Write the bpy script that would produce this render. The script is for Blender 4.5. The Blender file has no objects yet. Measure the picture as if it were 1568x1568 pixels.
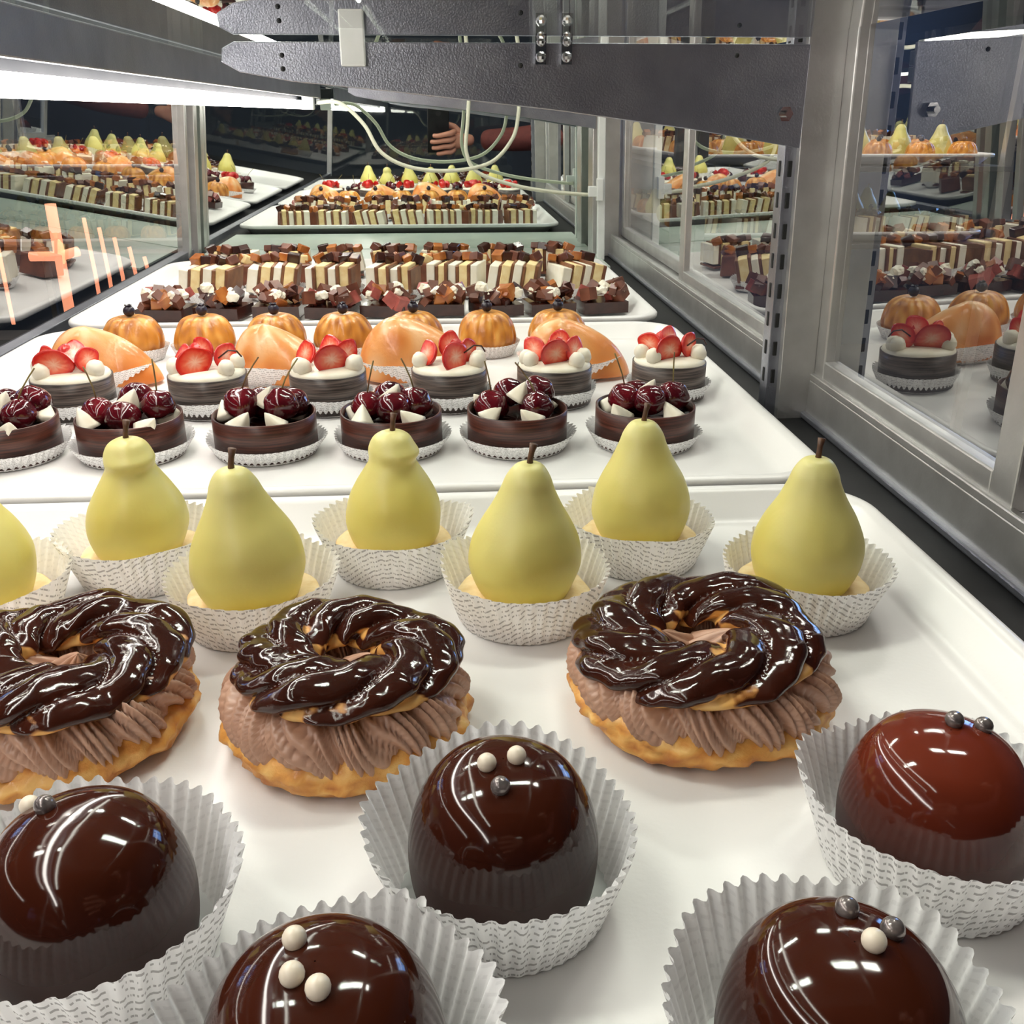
import bpy, bmesh, math, random
from mathutils import Vector, Matrix, noise, Euler
random.seed(4)
sc = bpy.context.scene
pi = math.pi
tau = 2*pi

# ------------------------------------------------------------------ materials
def new_mat(name):
    m = bpy.data.materials.new(name); m.use_nodes = True
    nt = m.node_tree
    b = nt.nodes['Principled BSDF']
    return m, nt, b
def setc(b, k, v):
    if k in b.inputs: b.inputs[k].default_value = v
def col4(c): return (c[0], c[1], c[2], 1)

def mat(name, c, rough=.5, metal=0, coat=0, c2=None, nscale=80, bump=0, bscale=200, spec=None, lo=.35, hi=.65, detail=4):
    m, nt, b = new_mat(name)
    setc(b, 'Base Color', col4(c)); setc(b, 'Roughness', rough); setc(b, 'Metallic', metal)
    setc(b, 'Coat Weight', coat); setc(b, 'Coat Roughness', .04)
    if spec is not None: setc(b, 'Specular IOR Level', spec)
    tc = nt.nodes.new('ShaderNodeTexCoord')
    if c2 is not None:
        n = nt.nodes.new('ShaderNodeTexNoise'); n.inputs['Scale'].default_value = nscale; n.inputs['Detail'].default_value = detail
        nt.links.new(tc.outputs['Object'], n.inputs['Vector'])
        r = nt.nodes.new('ShaderNodeValToRGB')
        r.color_ramp.elements[0].position = lo; r.color_ramp.elements[0].color = col4(c)
        r.color_ramp.elements[1].position = hi; r.color_ramp.elements[1].color = col4(c2)
        nt.links.new(n.outputs['Fac'], r.inputs['Fac']); nt.links.new(r.outputs['Color'], b.inputs['Base Color'])
    if bump:
        n = nt.nodes.new('ShaderNodeTexNoise'); n.inputs['Scale'].default_value = bscale; n.inputs['Detail'].default_value = 6
        nt.links.new(tc.outputs['Object'], n.inputs['Vector'])
        bp = nt.nodes.new('ShaderNodeBump'); bp.inputs['Strength'].default_value = bump; bp.inputs['Distance'].default_value = .001
        nt.links.new(n.outputs['Fac'], bp.inputs['Height']); nt.links.new(bp.outputs['Normal'], b.inputs['Normal'])
    return m

def attr_mat(name, stops, rough_stops=None, rough=.5, coat=0, bump=0, bscale=300, sss=0, spec=None):
    """colour driven by the mesh attribute c"""
    m, nt, b = new_mat(name)
    a = nt.nodes.new('ShaderNodeAttribute'); a.attribute_name = 'c'
    def ramp(st):
        r = nt.nodes.new('ShaderNodeValToRGB'); e = r.color_ramp.elements
        e[0].position, e[0].color = st[0][0], col4(st[0][1])
        e[1].position, e[1].color = st[-1][0], col4(st[-1][1])
        for p, c in st[1:-1]:
            x = e.new(p); x.color = col4(c)
        nt.links.new(a.outputs['Fac'], r.inputs['Fac']); return r
    nt.links.new(ramp(stops).outputs['Color'], b.inputs['Base Color'])
    setc(b, 'Roughness', rough); setc(b, 'Coat Weight', coat)
    if spec is not None: setc(b, 'Specular IOR Level', spec)
    if rough_stops:
        nt.links.new(ramp([(p, (v, v, v)) for p, v in rough_stops]).outputs['Color'], b.inputs['Roughness'])
    if sss: setc(b, 'Subsurface Weight', sss); setc(b, 'Subsurface Scale', .003)
    if bump:
        tc = nt.nodes.new('ShaderNodeTexCoord')
        n = nt.nodes.new('ShaderNodeTexNoise'); n.inputs['Scale'].default_value = bscale; n.inputs['Detail'].default_value = 5
        nt.links.new(tc.outputs['Object'], n.inputs['Vector'])
        bp = nt.nodes.new('ShaderNodeBump'); bp.inputs['Strength'].default_value = bump; bp.inputs['Distance'].default_value = .001
        nt.links.new(n.outputs['Fac'], bp.inputs['Height']); nt.links.new(bp.outputs['Normal'], b.inputs['Normal'])
    return m

def emis(name, c, s):
    m, nt, b = new_mat(name)
    setc(b, 'Base Color', col4(c)); setc(b, 'Emission Color', col4(c)); setc(b, 'Emission Strength', s)
    return m

def glass_mat(name, base=.06, gain=2.0, tint=(.96, .98, .98), refl=(1, 1, 1), rough=0.0):
    """thin pane: the outer face of the slab carries the reflection, the exit face only transmits"""
    m = bpy.data.materials.new(name); m.use_nodes = True; nt = m.node_tree; nt.nodes.clear()
    o = nt.nodes.new('ShaderNodeOutputMaterial'); mx = nt.nodes.new('ShaderNodeMixShader')
    t = nt.nodes.new('ShaderNodeBsdfTransparent'); t.inputs[0].default_value = col4(tint)
    g = nt.nodes.new('ShaderNodeBsdfGlossy'); g.inputs[0].default_value = col4(refl); g.inputs['Roughness'].default_value = rough
    f = nt.nodes.new('ShaderNodeFresnel'); f.inputs[0].default_value = 1.5
    ma = nt.nodes.new('ShaderNodeMath'); ma.operation = 'MULTIPLY_ADD'; ma.use_clamp = True
    ma.inputs[1].default_value = gain; ma.inputs[2].default_value = base
    geo = nt.nodes.new('ShaderNodeNewGeometry')
    inv = nt.nodes.new('ShaderNodeMath'); inv.operation = 'SUBTRACT'; inv.inputs[0].default_value = 1
    mu = nt.nodes.new('ShaderNodeMath'); mu.operation = 'MULTIPLY'; mu.use_clamp = True
    nt.links.new(f.outputs[0], ma.inputs[0]); nt.links.new(geo.outputs['Backfacing'], inv.inputs[1])
    nt.links.new(ma.outputs[0], mu.inputs[0]); nt.links.new(inv.outputs[0], mu.inputs[1])
    nt.links.new(mu.outputs[0], mx.inputs[0])
    nt.links.new(t.outputs[0], mx.inputs[1]); nt.links.new(g.outputs[0], mx.inputs[2]); nt.links.new(mx.outputs[0], o.inputs[0])
    return m

def paper_mat(name, ink=.62):
    m, nt, b = new_mat(name)
    N = nt.nodes.new; L = nt.links.new
    uv = N('ShaderNodeUVMap'); sp = N('ShaderNodeSeparateXYZ'); L(uv.outputs[0], sp.inputs[0])
    def math_(op, a, bb=None, c=None):
        n = N('ShaderNodeMath'); n.operation = op
        for i, x in enumerate((a, bb, c)):
            if x is None: continue
            if isinstance(x, (int, float)): n.inputs[i].default_value = x
            else: L(x, n.inputs[i])
        return n.outputs[0]
    U, V = sp.outputs[0], sp.outputs[1]
    s = math_('SINE', math_('MULTIPLY', U, 18.85))
    row = math_('ADD', math_('MULTIPLY', V, 9.0), math_('MULTIPLY', s, 3.2))
    fl = math_('FLOOR', row); fr = math_('SUBTRACT', row, fl)
    band = math_('MULTIPLY', math_('GREATER_THAN', fr, .34), math_('LESS_THAN', fr, .66))
    cv = N('ShaderNodeCombineXYZ'); L(math_('MULTIPLY', U, 260.0), cv.inputs[0]); L(math_('MULTIPLY', fl, 5.37), cv.inputs[1])
    n = N('ShaderNodeTexNoise'); n.inputs['Scale'].default_value = 1.0; n.inputs['Detail'].default_value = 1
    L(cv.outputs[0], n.inputs['Vector'])
    word = math_('GREATER_THAN', n.outputs['Fac'], .48)
    geo = N('ShaderNodeNewGeometry')
    side = math_('SUBTRACT', 1.0, math_('MULTIPLY', geo.outputs['Backfacing'], .85))
    k = math_('MULTIPLY', math_('MULTIPLY', math_('MULTIPLY', band, word), side), ink)
    mx = N('ShaderNodeMix'); mx.data_type = 'RGBA'
    L(k, mx.inputs[0]); mx.inputs[6].default_value = (.93, .92, .92, 1); mx.inputs[7].default_value = (.16, .14, .14, 1)
    L(mx.outputs[2], b.inputs['Base Color']); setc(b, 'Roughness', .75)
    tr = N('ShaderNodeBsdfTranslucent'); L(mx.outputs[2], tr.inputs[0])
    ms = N('ShaderNodeMixShader'); ms.inputs[0].default_value = .20
    out = nt.nodes['Material Output']; L(b.outputs[0], ms.inputs[1]); L(tr.outputs[0], ms.inputs[2]); L(ms.outputs[0], out.inputs[0])
    return m

M = {}
M['paper'] = paper_mat('paper_print')
M['tray'] = mat('tray_enamel', (.79, .775, .765), rough=.30, c2=(.765, .745, .73), nscale=6, bump=.05, bscale=500)
M['choc'] = attr_mat('dome_glaze_dark', [(0, (.030, .010, .007)), (.35, (.022, .0055, .0035)), (.7, (.027, .006, .0033)), (1, (.042, .009, .004))], rough_stops=[(0, .5), (.22, .38), (.42, .08), (1, .08)], coat=0, spec=.45)
M['chocred'] = attr_mat('dome_glaze_red_sheen', [(0, (.030, .007, .004)), (.5, (.060, .010, .005)), (1, (.135, .022, .010))], rough_stops=[(0, .5), (.22, .35), (.42, .08), (1, .08)], coat=0)  # redder towards the top: light sheen put into the glaze colour
M['pearl'] = mat('pearl_cream', (.76, .66, .54), rough=.3, c2=(.70, .60, .48))
M['pearld'] = mat('pearl_silver', (.12, .10, .10), rough=.2, metal=.5, c2=(.28, .24, .23), nscale=300)
M['pear'] = attr_mat('pear_velvet', [(0, (.60, .46, .06)), (.45, (.66, .57, .16)), (1, (.68, .62, .25))], rough=.40, bump=.08, bscale=500, sss=.06, spec=.4)
M['stem'] = mat('stem_brown', (.06, .025, .012), rough=.5, c2=(.12, .05, .02), nscale=300)
M['biscuit'] = mat('biscuit', (.78, .57, .28), rough=.7, c2=(.88, .70, .42), nscale=150, bump=.5)
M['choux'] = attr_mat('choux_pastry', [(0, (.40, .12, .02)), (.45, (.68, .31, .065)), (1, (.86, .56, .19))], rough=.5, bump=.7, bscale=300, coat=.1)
M['cream'] = mat('chocolate_cream', (.52, .305, .21), rough=.34, c2=(.45, .25, .17), nscale=60)
M['ringtop'] = attr_mat('choux_glazed', [(0, (.80, .50, .18)), (.34, (.66, .33, .08)), (.38, (.34, .13, .03)), (.42, (.045, .010, .005)), (1, (.028, .007, .004))],
                        rough_stops=[(0, .5), (.36, .5), (.42, .1), (1, .08)], coat=0, bump=.08, bscale=350)
def grain_mat(name, c1, c2):
    m, nt, b = new_mat(name); N = nt.nodes.new; L = nt.links.new
    tc = N('ShaderNodeTexCoord'); mp = N('ShaderNodeMapping'); mp.inputs['Scale'].default_value = (25, 25, 900)
    L(tc.outputs['Object'], mp.inputs[0]); n = N('ShaderNodeTexNoise'); n.inputs['Scale'].default_value = 1; n.inputs['Detail'].default_value = 3
    L(mp.outputs[0], n.inputs['Vector']); r = N('ShaderNodeValToRGB')
    r.color_ramp.elements[0].position = .4; r.color_ramp.elements[0].color = col4(c1)
    r.color_ramp.elements[1].position = .62; r.color_ramp.elements[1].color = col4(c2)
    L(n.outputs['Fac'], r.inputs[0]); L(r.outputs[0], b.inputs['Base Color']); setc(b, 'Roughness', .35)
    return m
M['wallchoc'] = grain_mat('chocolate_band', (.030, .009, .006), (.095, .026, .016))
M['wallgrey'] = grain_mat('chocolate_band_dark', (.030, .022, .020), (.14, .105, .09))
M['dark'] = mat('dark_ganache', (.03, .008, .006), rough=.2, c2=(.045, .012, .008))
M['cherry'] = mat('cherry_skin', (.035, .002, .005), rough=.10, c2=(.14, .006, .012), nscale=45, coat=.2)
M['stemg'] = mat('cherry_stem', (.24, .20, .06), rough=.5, c2=(.12, .05, .02), nscale=90)
M['white'] = mat('white_cream', (.84, .79, .67), rough=.45, c2=(.80, .73, .58), nscale=90)
M['straw'] = attr_mat('strawberry_cut', [(0, (.50, .012, .008)), (.22, (.70, .030, .018)), (.55, (.84, .17, .09)), (1, (.92, .55, .40))], rough=.15, coat=.2, bump=.3, bscale=500)
M['bundt'] = attr_mat('sponge_glazed', [(0, (.36, .11, .015)), (.5, (.64, .26, .04)), (1, (.82, .46, .12))], rough=.32, coat=.1, bump=.5, bscale=240)
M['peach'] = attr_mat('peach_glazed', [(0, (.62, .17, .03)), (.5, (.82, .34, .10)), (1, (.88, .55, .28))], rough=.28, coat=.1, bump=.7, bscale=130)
M['berry'] = mat('blueberry', (.012, .009, .015), rough=.3, c2=(.03, .02, .04), nscale=100)
M['brown'] = mat('chocolate_chunk', (.085, .024, .013), rough=.3, c2=(.17, .055, .03), nscale=60)
M['stripe'] = mat('praline_layer', (.26, .11, .045), rough=.4, c2=(.14, .05, .025), nscale=60)
M['pink'] = mat('pink_glaze', (.40, .10, .08), rough=.3, c2=(.25, .05, .04), nscale=90)
M['caramel'] = mat('caramel', (.46, .17, .04), rough=.2, c2=(.30, .08, .02), nscale=60)
M['icing'] = mat('vanilla_layer', (.86, .70, .38), rough=.5, c2=(.78, .57, .26), nscale=120)
M['alu'] = mat('aluminium', (.60, .59, .58), rough=.36, metal=.8, c2=(.52, .51, .50), nscale=40, bump=.1, bscale=400)
M['alud'] = mat('steel_bracket', (.36, .37, .42), rough=.28, metal=.85, c2=(.28, .29, .34), nscale=30, bump=.25, bscale=900)
M['housing'] = mat('lamp_housing_grey', (.020, .022, .028), rough=.6, c2=(.028, .030, .036), nscale=30, spec=.2)
M['chrome'] = mat('chrome', (.7, .7, .7), rough=.12, metal=1, c2=(.6, .6, .6))
M['black'] = mat('black_deck', (.008, .008, .009), rough=.6, c2=(.014, .014, .015), nscale=30, spec=.2)
M['slot'] = mat('slot_black', (.01, .01, .01), rough=.8, c2=(.015, .015, .015))
M['plastic'] = mat('white_plastic', (.75, .76, .75), rough=.35, c2=(.70, .72, .70), nscale=50)
M['liner'] = mat('deck_liner', (.50, .56, .50), rough=.3, c2=(.45, .51, .46), nscale=20)
M['cable'] = mat('cable_white', (.66, .66, .52), rough=.4, c2=(.60, .60, .48), nscale=80)
M['tube'] = emis('tube_glow', (1, .95, .88), 27)
M['tube2'] = emis('upper_tube_glow', (1, .94, .86), 16)
M['glass'] = glass_mat('door_glass', .26, 1.3)
M['glassL'] = glass_mat('front_glass', .36, 1.2)
M['glassS'] = glass_mat('shelf_glass', .02, 1.2, tint=(.95, .98, .97))
m, nt, b = new_mat('mirror_silver'); setc(b, 'Base Color', (.86, .92, .88, 1)); setc(b, 'Metallic', 1); setc(b, 'Roughness', .012); M['mirror'] = m
M['wallp'] = mat('wall_paint_dark', (.030, .040, .062), rough=.7, c2=(.045, .057, .085), nscale=2)
M['ceil'] = mat('ceiling_paint', (.20, .20, .21), rough=.8, c2=(.24, .24, .24), nscale=3)
M['floor'] = mat('floor_tile', (.05, .045, .04), rough=.4, c2=(.08, .07, .06), nscale=3)
M['cab'] = mat('cabinet_laminate', (.05, .05, .055), rough=.5, c2=(.06, .06, .06), nscale=5)
M['skin'] = mat('skin', (.50, .22, .14), rough=.5, c2=(.42, .17, .11), nscale=30)
M['shirt'] = mat('shirt_maroon', (.085, .014, .012), rough=.85, c2=(.11, .02, .016), nscale=60, bump=.3)
M['trouser'] = mat('trousers_dark', (.02, .022, .03), rough=.9, c2=(.03, .03, .04), nscale=60)
M['hair'] = mat('hair_dark', (.015, .01, .008), rough=.5, c2=(.03, .02, .015), nscale=200)

# ------------------------------------------------------------------ geometry helpers
COL = sc.collection
def link(o): COL.objects.link(o); return o
def obj(name, me, parent=None, loc=(0, 0, 0), rot=(0, 0, 0), scale=(1, 1, 1)):
    o = bpy.data.objects.new(name, me); link(o)
    o.parent = parent; o.location = loc; o.rotation_euler = rot; o.scale = scale
    return o
def empty(name, loc=(0, 0, 0), rot=(0, 0, 0), scale=(1, 1, 1), parent=None):
    o = bpy.data.objects.new(name, None); o.empty_display_size = .01; link(o)
    o.parent = parent
    o.location = loc; o.rotation_euler = rot; o.scale = scale
    return o

class MB:
    """mesh accumulator"""
    def __init__(s): s.v = []; s.f = []; s.mi = []; s.mats = []; s.a = []; s.uv = []
    def midx(s, m):
        if m not in s.mats: s.mats.append(m)
        return s.mats.index(m)
    def surf(s, fn, nu, nv, m, wu=True, wv=False, cap0=False, cap1=False, attr=None, mx=None):
        k = s.midx(m); base = len(s.v)
        NU = nu if wu else nu+1
        NV = nv if wv else nv+1
        for j in range(NV):
            for i in range(NU):
                u, v = i/nu, j/nv
                p = Vector(fn(u, v))
                if mx is not None: p = mx @ p
                s.v.append(p); s.a.append(attr(u, v) if attr else 0.5)
        for j in range(nv):
            for i in range(nu):
                a = base+j*NU+i; b_ = base+j*NU+(i+1) % NU
                j2 = (j+1) % NV
                c = base+j2*NU+(i+1) % NU; d = base+j2*NU+i
                s.f.append((a, b_, c, d)); s.mi.append(k)
                s.uv.append(((i/nu, j/nv), ((i+1)/nu, j/nv), ((i+1)/nu, (j+1)/nv), (i/nu, (j+1)/nv)))
        if cap0:
            s.f.append(tuple(base+i for i in range(NU))[::-1]); s.mi.append(k); s.uv.append(tuple((0, 0) for _ in range(NU)))
        if cap1:
            s.f.append(tuple(base+(NV-1)*NU+i for i in range(NU))); s.mi.append(k); s.uv.append(tuple((0, 0) for _ in range(NU)))
        return s
    def box(s, cx, cy, cz, sx, sy, sz, m, rot=None, taper=1.0):
        k = s.midx(m); base = len(s.v)
        for z in (-.5, .5):
            t = taper if z > 0 else 1
            for x, y in ((-.5, -.5), (.5, -.5), (.5, .5), (-.5, .5)):
                p = Vector((x*sx*t, y*sy*t, z*sz))
                if rot is not None: p = Euler(rot).to_matrix() @ p
                s.v.append(p+Vector((cx, cy, cz))); s.a.append(.5)
        for q in ((3, 2, 1, 0), (4, 5, 6, 7), (0, 1, 5, 4), (1, 2, 6, 5), (2, 3, 7, 6), (3, 0, 4, 7)):
            s.f.append(tuple(base+i for i in q)); s.mi.append(k); s.uv.append(((0, 0), (1, 0), (1, 1), (0, 1)))
        return s
    def ball(s, x, y, z, r, m, n=16, sz=1.0, jit=0, attr=None):
        def fn(u, v):
            ph = pi*(v*.998+.001); q = 1
            d = Vector((math.sin(ph)*math.cos(tau*u), math.sin(ph)*math.sin(tau*u), -math.cos(ph)))
            if jit: q = 1+jit*noise.noise(d*1.6+Vector((x*90, y*90, z*90)))
            return (x+r*d.x*q, y+r*d.y*q, z+r*sz*d.z*q)
        return s.surf(fn, n, max(6, n//2), m, attr=attr)
    def tube(s, pts, rad, m, n=8):
        pts = [Vector(p) for p in pts]
        def fn(u, v):
            j = int(round(v*(len(pts)-1)))
            t = (pts[min(j+1, len(pts)-1)]-pts[max(j-1, 0)]).normalized()
            ref = Vector((.3, .9, .2))
            if abs(t.dot(ref.normalized())) > .95: ref = Vector((1, 0, .1))
            a = (ref-t*ref.dot(t)).normalized(); b_ = t.cross(a)
            r = rad[j] if isinstance(rad, (list, tuple)) else rad
            return pts[j]+a*r*math.cos(tau*u)+b_*r*math.sin(tau*u)
        return s.surf(fn, n, len(pts)-1, m, cap0=True, cap1=True)
    def mesh(s, name, smooth=True):
        me = bpy.data.meshes.new(name)
        me.from_pydata([tuple(v) for v in s.v], [], s.f)
        for m_ in s.mats: me.materials.append(m_)
        me.polygons.foreach_set('material_index', s.mi)
        me.polygons.foreach_set('use_smooth', [smooth]*len(s.f))
        at = me.attributes.new('c', 'FLOAT', 'POINT'); at.data.foreach_set('value', s.a)
        uvl = me.uv_layers.new(name='UVMap'); flat = []
        for q in s.uv:
            for t in q: flat += [t[0], t[1]]
        uvl.data.foreach_set('uv', flat)
        me.update(); return me
def bevel(o, w=.001, seg=2):
    b_ = o.modifiers.new('bevel', 'BEVEL'); b_.width = w; b_.segments = seg; b_.limit_method = 'ANGLE'; b_.angle_limit = .6
    return o
def smoothstep(a, b_, x):
    t = max(0, min(1, (x-a)/(b_-a))); return t*t*(3-2*t)
def crom(tab, x):
    n = len(tab)-1; p = max(0, min(n-1e-6, x*n)); i = int(p); t = p-i
    g = lambda k: Vector(tab[max(0, min(n, k))])
    a, b_, c, d = g(i-1), g(i), g(i+1), g(i+2)
    return .5*((2*b_)+(c-a)*t+(2*a-5*b_+4*c-d)*t*t+(3*b_-a-3*c+d)*t**3)

# ------------------------------------------------------------------ paper cups
def cup_mesh(name, r0, r1, h, n=46, amp=.0011, seed=0):
    b_ = MB()
    def fn(u, v):
        th = tau*u
        w = math.cos(n*th); w = math.copysign(abs(w)**.7, w)
        lo = noise.noise(Vector((math.cos(th)*1.5+seed*3.1, math.sin(th)*1.5, seed)))
        r = r0+(r1-r0)*(v**1.05)+amp*(.25+.75*v)*w + v*v*.0034*lo
        z = .0006+h*v*(1+.14*lo)+ (.0005*math.cos(n*th) if v > .95 else 0)
        return (r*math.cos(th), r*math.sin(th), z)
    b_.surf(fn, n*6, 9, M['paper'])
    def base(u, v):
        th = tau*u; r = (r0+amp*.25*math.cos(n*th))*(.02+.98*v)
        return (r*math.cos(th), r*math.sin(th), .0006)
    b_.surf(base, n*6, 2, M['plastic'])
    return b_.mesh(name)
CUPS = [cup_mesh('paper_cup_mesh', .0310, .0395, .0255, seed=i) for i in range(3)]
CUPL = [cup_mesh('paper_cup_low', .0345, .0410, .011, n=50, seed=i+5) for i in range(2)]
CUPM = [cup_mesh('paper_cup_mid', .0300, .0360, .014, n=44, seed=i+9) for i in range(2)]
CUPW = cup_mesh('paper_cup_wide', .034, .046, .022, n=50, seed=20)

# ------------------------------------------------------------------ chocolate domes
def dome_mesh(m):
    prof = [(.0262, .0015), (.0276, .008), (.0283, .016), (.0280, .024), (.0262, .0325), (.0232, .0395), (.0188, .0452), (.0120, .0490), (.0055, .0505), (.0002, .0508)]
    b_ = MB()
    def fn(u, v):
        p = crom(prof, v); th = tau*u
        k = 1+.012*noise.noise(Vector((math.cos(th), math.sin(th), v*2))*1.3)
        return (max(p[0], .0001)*math.cos(th)*k, max(p[0], .0001)*math.sin(th)*k, p[1]*.965)
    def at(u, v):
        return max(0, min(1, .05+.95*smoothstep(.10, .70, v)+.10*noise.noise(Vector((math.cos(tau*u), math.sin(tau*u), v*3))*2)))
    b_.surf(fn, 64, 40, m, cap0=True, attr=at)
    return b_.mesh('dome')
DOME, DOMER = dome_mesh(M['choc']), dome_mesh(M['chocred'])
def pearl(m):
    b_ = MB(); b_.ball(0, 0, 0, .0028, m, 20); return b_.mesh('pearl')
PL, PD = pearl(M['pearl']), pearl(M['pearld'])
domes = [
 (.0134, .2220, 0, [(-.157, -.095, 0), (.123, -.02, 0), (-.048, -.364, 1)]),
 (-.1015, .2065, 0, [(-.50, .34, 0), (-.27, .14, 1)]),
 (.1479, .2260, 1, [(.08, .10, 1), (.38, .08, 1)]),
 (-.0319, .1548, 0, [(-.17, .2, 0), (-.14, -.13, 0), (.05, -.24, 0)]),
 (.0874, .1515, 0, [(.07, .31, 1), (.12, -.04, 0), (.33, .10, 1)])]
for i, (x, y, red, ps) in enumerate(domes):
    e = empty('chocolate_dome_cake', (x, y, 0), (0, 0, .7*i))
    obj('paper_cup', CUPS[i % 3], e, scale=(1.02, 1.02, 1.14))
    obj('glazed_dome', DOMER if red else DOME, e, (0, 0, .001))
    R = Matrix.Rotation(-.7*i, 3, 'Z')
    for j, (px, py, d) in enumerate(ps):
        pz = math.sqrt(max(0, 1-px*px-py*py)); q = R @ Vector((px, py, 0))
        r = .0290+.0018
        obj('sugar_pearl_%d' % j, PD if d else PL, e, (q.x*r, q.y*r, .0208+pz*r))

# ------------------------------------------------------------------ choux rings
def ring_meshes(seed):
    S = Vector((seed*7.3, seed*1.7, 0))
    def tv(th, ph, f, g): return Vector(((1+.35*math.cos(ph))*math.cos(th)*f, (1+.35*math.cos(ph))*math.sin(th)*f, math.sin(ph)*g))
    bot = MB()
    def fb(u, v):
        th = tau*u; ph = tau*v
        n1 = noise.noise(tv(th, ph, 2.2, 1)+S); n2 = noise.noise(tv(th, ph, 8, 3)+S)
        Rm = .0305+.0012*n1; r = .0154+.0030*n1+.0022*n2
        z = .0080+.0080*math.sin(ph)*(1+.2*n1)
        rr = Rm+r*math.cos(ph)
        return (rr*math.cos(th), rr*math.sin(th), max(.0004, z))
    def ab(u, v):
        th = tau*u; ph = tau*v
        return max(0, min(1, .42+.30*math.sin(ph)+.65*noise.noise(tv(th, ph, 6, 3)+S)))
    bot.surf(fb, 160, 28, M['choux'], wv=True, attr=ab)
    cr = MB()
    def fc(u, v):
        th = tau*u; ph = tau*v
        n1 = noise.noise(Vector((math.cos(th)*2.5, math.sin(th)*2.5, 0))+S)
        w = 7*th+ph+1.3*n1
        sh = abs(math.cos(w))**.6
        fine = abs(math.sin(5*w+.5))**.8
        r = .0070+.0048*sh+.0044*fine*(.35+.65*sh)+.0014*n1
        rr = .0316+r*math.cos(ph)
        return (rr*math.cos(th), rr*math.sin(th), .0180+r*.84*math.sin(ph)+.001*n1)
    cr.surf(fc, 760, 36, M['cream'], wv=True)
    tp = MB()
    def shape(th, ph):
        n1 = noise.noise(Vector((math.cos(th)*1.6, math.sin(th)*1.6, 0))+S); n2 = noise.noise(tv(th, ph, 4.0, 1.6)+S)
        tw = 8*th-4*ph+2.6*n1+seed
        rid = abs(math.cos(tw*.5))
        r = .0106+.0050*(rid**.6)+.0014*n2+.0014*n1
        return r, rid, n1, n2
    def ft(u, v):
        th = tau*u; ph = tau*v
        r, rid, n1, n2 = shape(th, ph)
        rr = .0272+.003*n1+r*1.10*math.cos(ph)
        z = .0300+r*(.64 if math.sin(ph) > 0 else .40)*math.sin(ph)
        return (rr*math.cos(th), rr*math.sin(th), z+.0030*n1)
    def atp(u, v):
        th = tau*u; ph = tau*v
        r, rid, n1, n2 = shape(th, ph)
        n3 = noise.noise(tv(th, ph, 3.6, 1.8)+S*2); n4 = noise.noise(tv(th, ph, 12, 6)+S*3)
        k = .44+.50*math.sin(ph)+.42*n3+.25*n2+.08*n4+.22*(rid-.4)-(.12 if math.cos(ph) < -.3 else 0)
        return max(0, min(1, k))
    tp.surf(ft, 420, 60, M['ringtop'], wv=True, attr=atp)
    return bot.mesh('choux_base'), cr.mesh('cream_swirl'), tp.mesh('choux_top')
def pip(seed):
    b_ = MB()
    def fn(u, v):
        th = tau*u; w = abs(math.sin(3.5*th+v*1.5))
        r = (.0085*(1-v)**.8+.0002)*(.72+.35*w)
        return (r*math.cos(th), r*math.sin(th), .012*v)
    b_.surf(fn, 56, 14, M['cream'], cap0=True); return b_.mesh('cream_rosette')
PIP = pip(0)
for i, (x, y, s, rz, tl) in enumerate([(-.0405, .3100, 1.00, .4, (-.05, .03)), (.0985, .3180, 1.12, 2.2, (-.08, .07)), (-.1500, .3180, 1.08, 4.0, (-.03, -.05))]):
    e = empty('chocolate_choux_ring', (x, y, 0), (0, 0, 0), (s, s, 1.0))
    bm_, cm_, tm_ = ring_meshes(i+1)
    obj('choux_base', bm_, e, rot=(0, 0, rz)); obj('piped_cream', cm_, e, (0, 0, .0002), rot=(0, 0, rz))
    obj('glazed_choux_top', tm_, e, (0, .001, .0005), rot=(tl[0], tl[1], rz))
    obj('cream_rosette', PIP, e, (.004, .002, .021), (.3, .4, 0), (1.2, 1.2, 1.3)); obj('cream_rosette_b', PIP, e, (-.007, .006, .020), (-.3, -.5, 1), (1.0, 1.0, 1.2))

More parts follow.
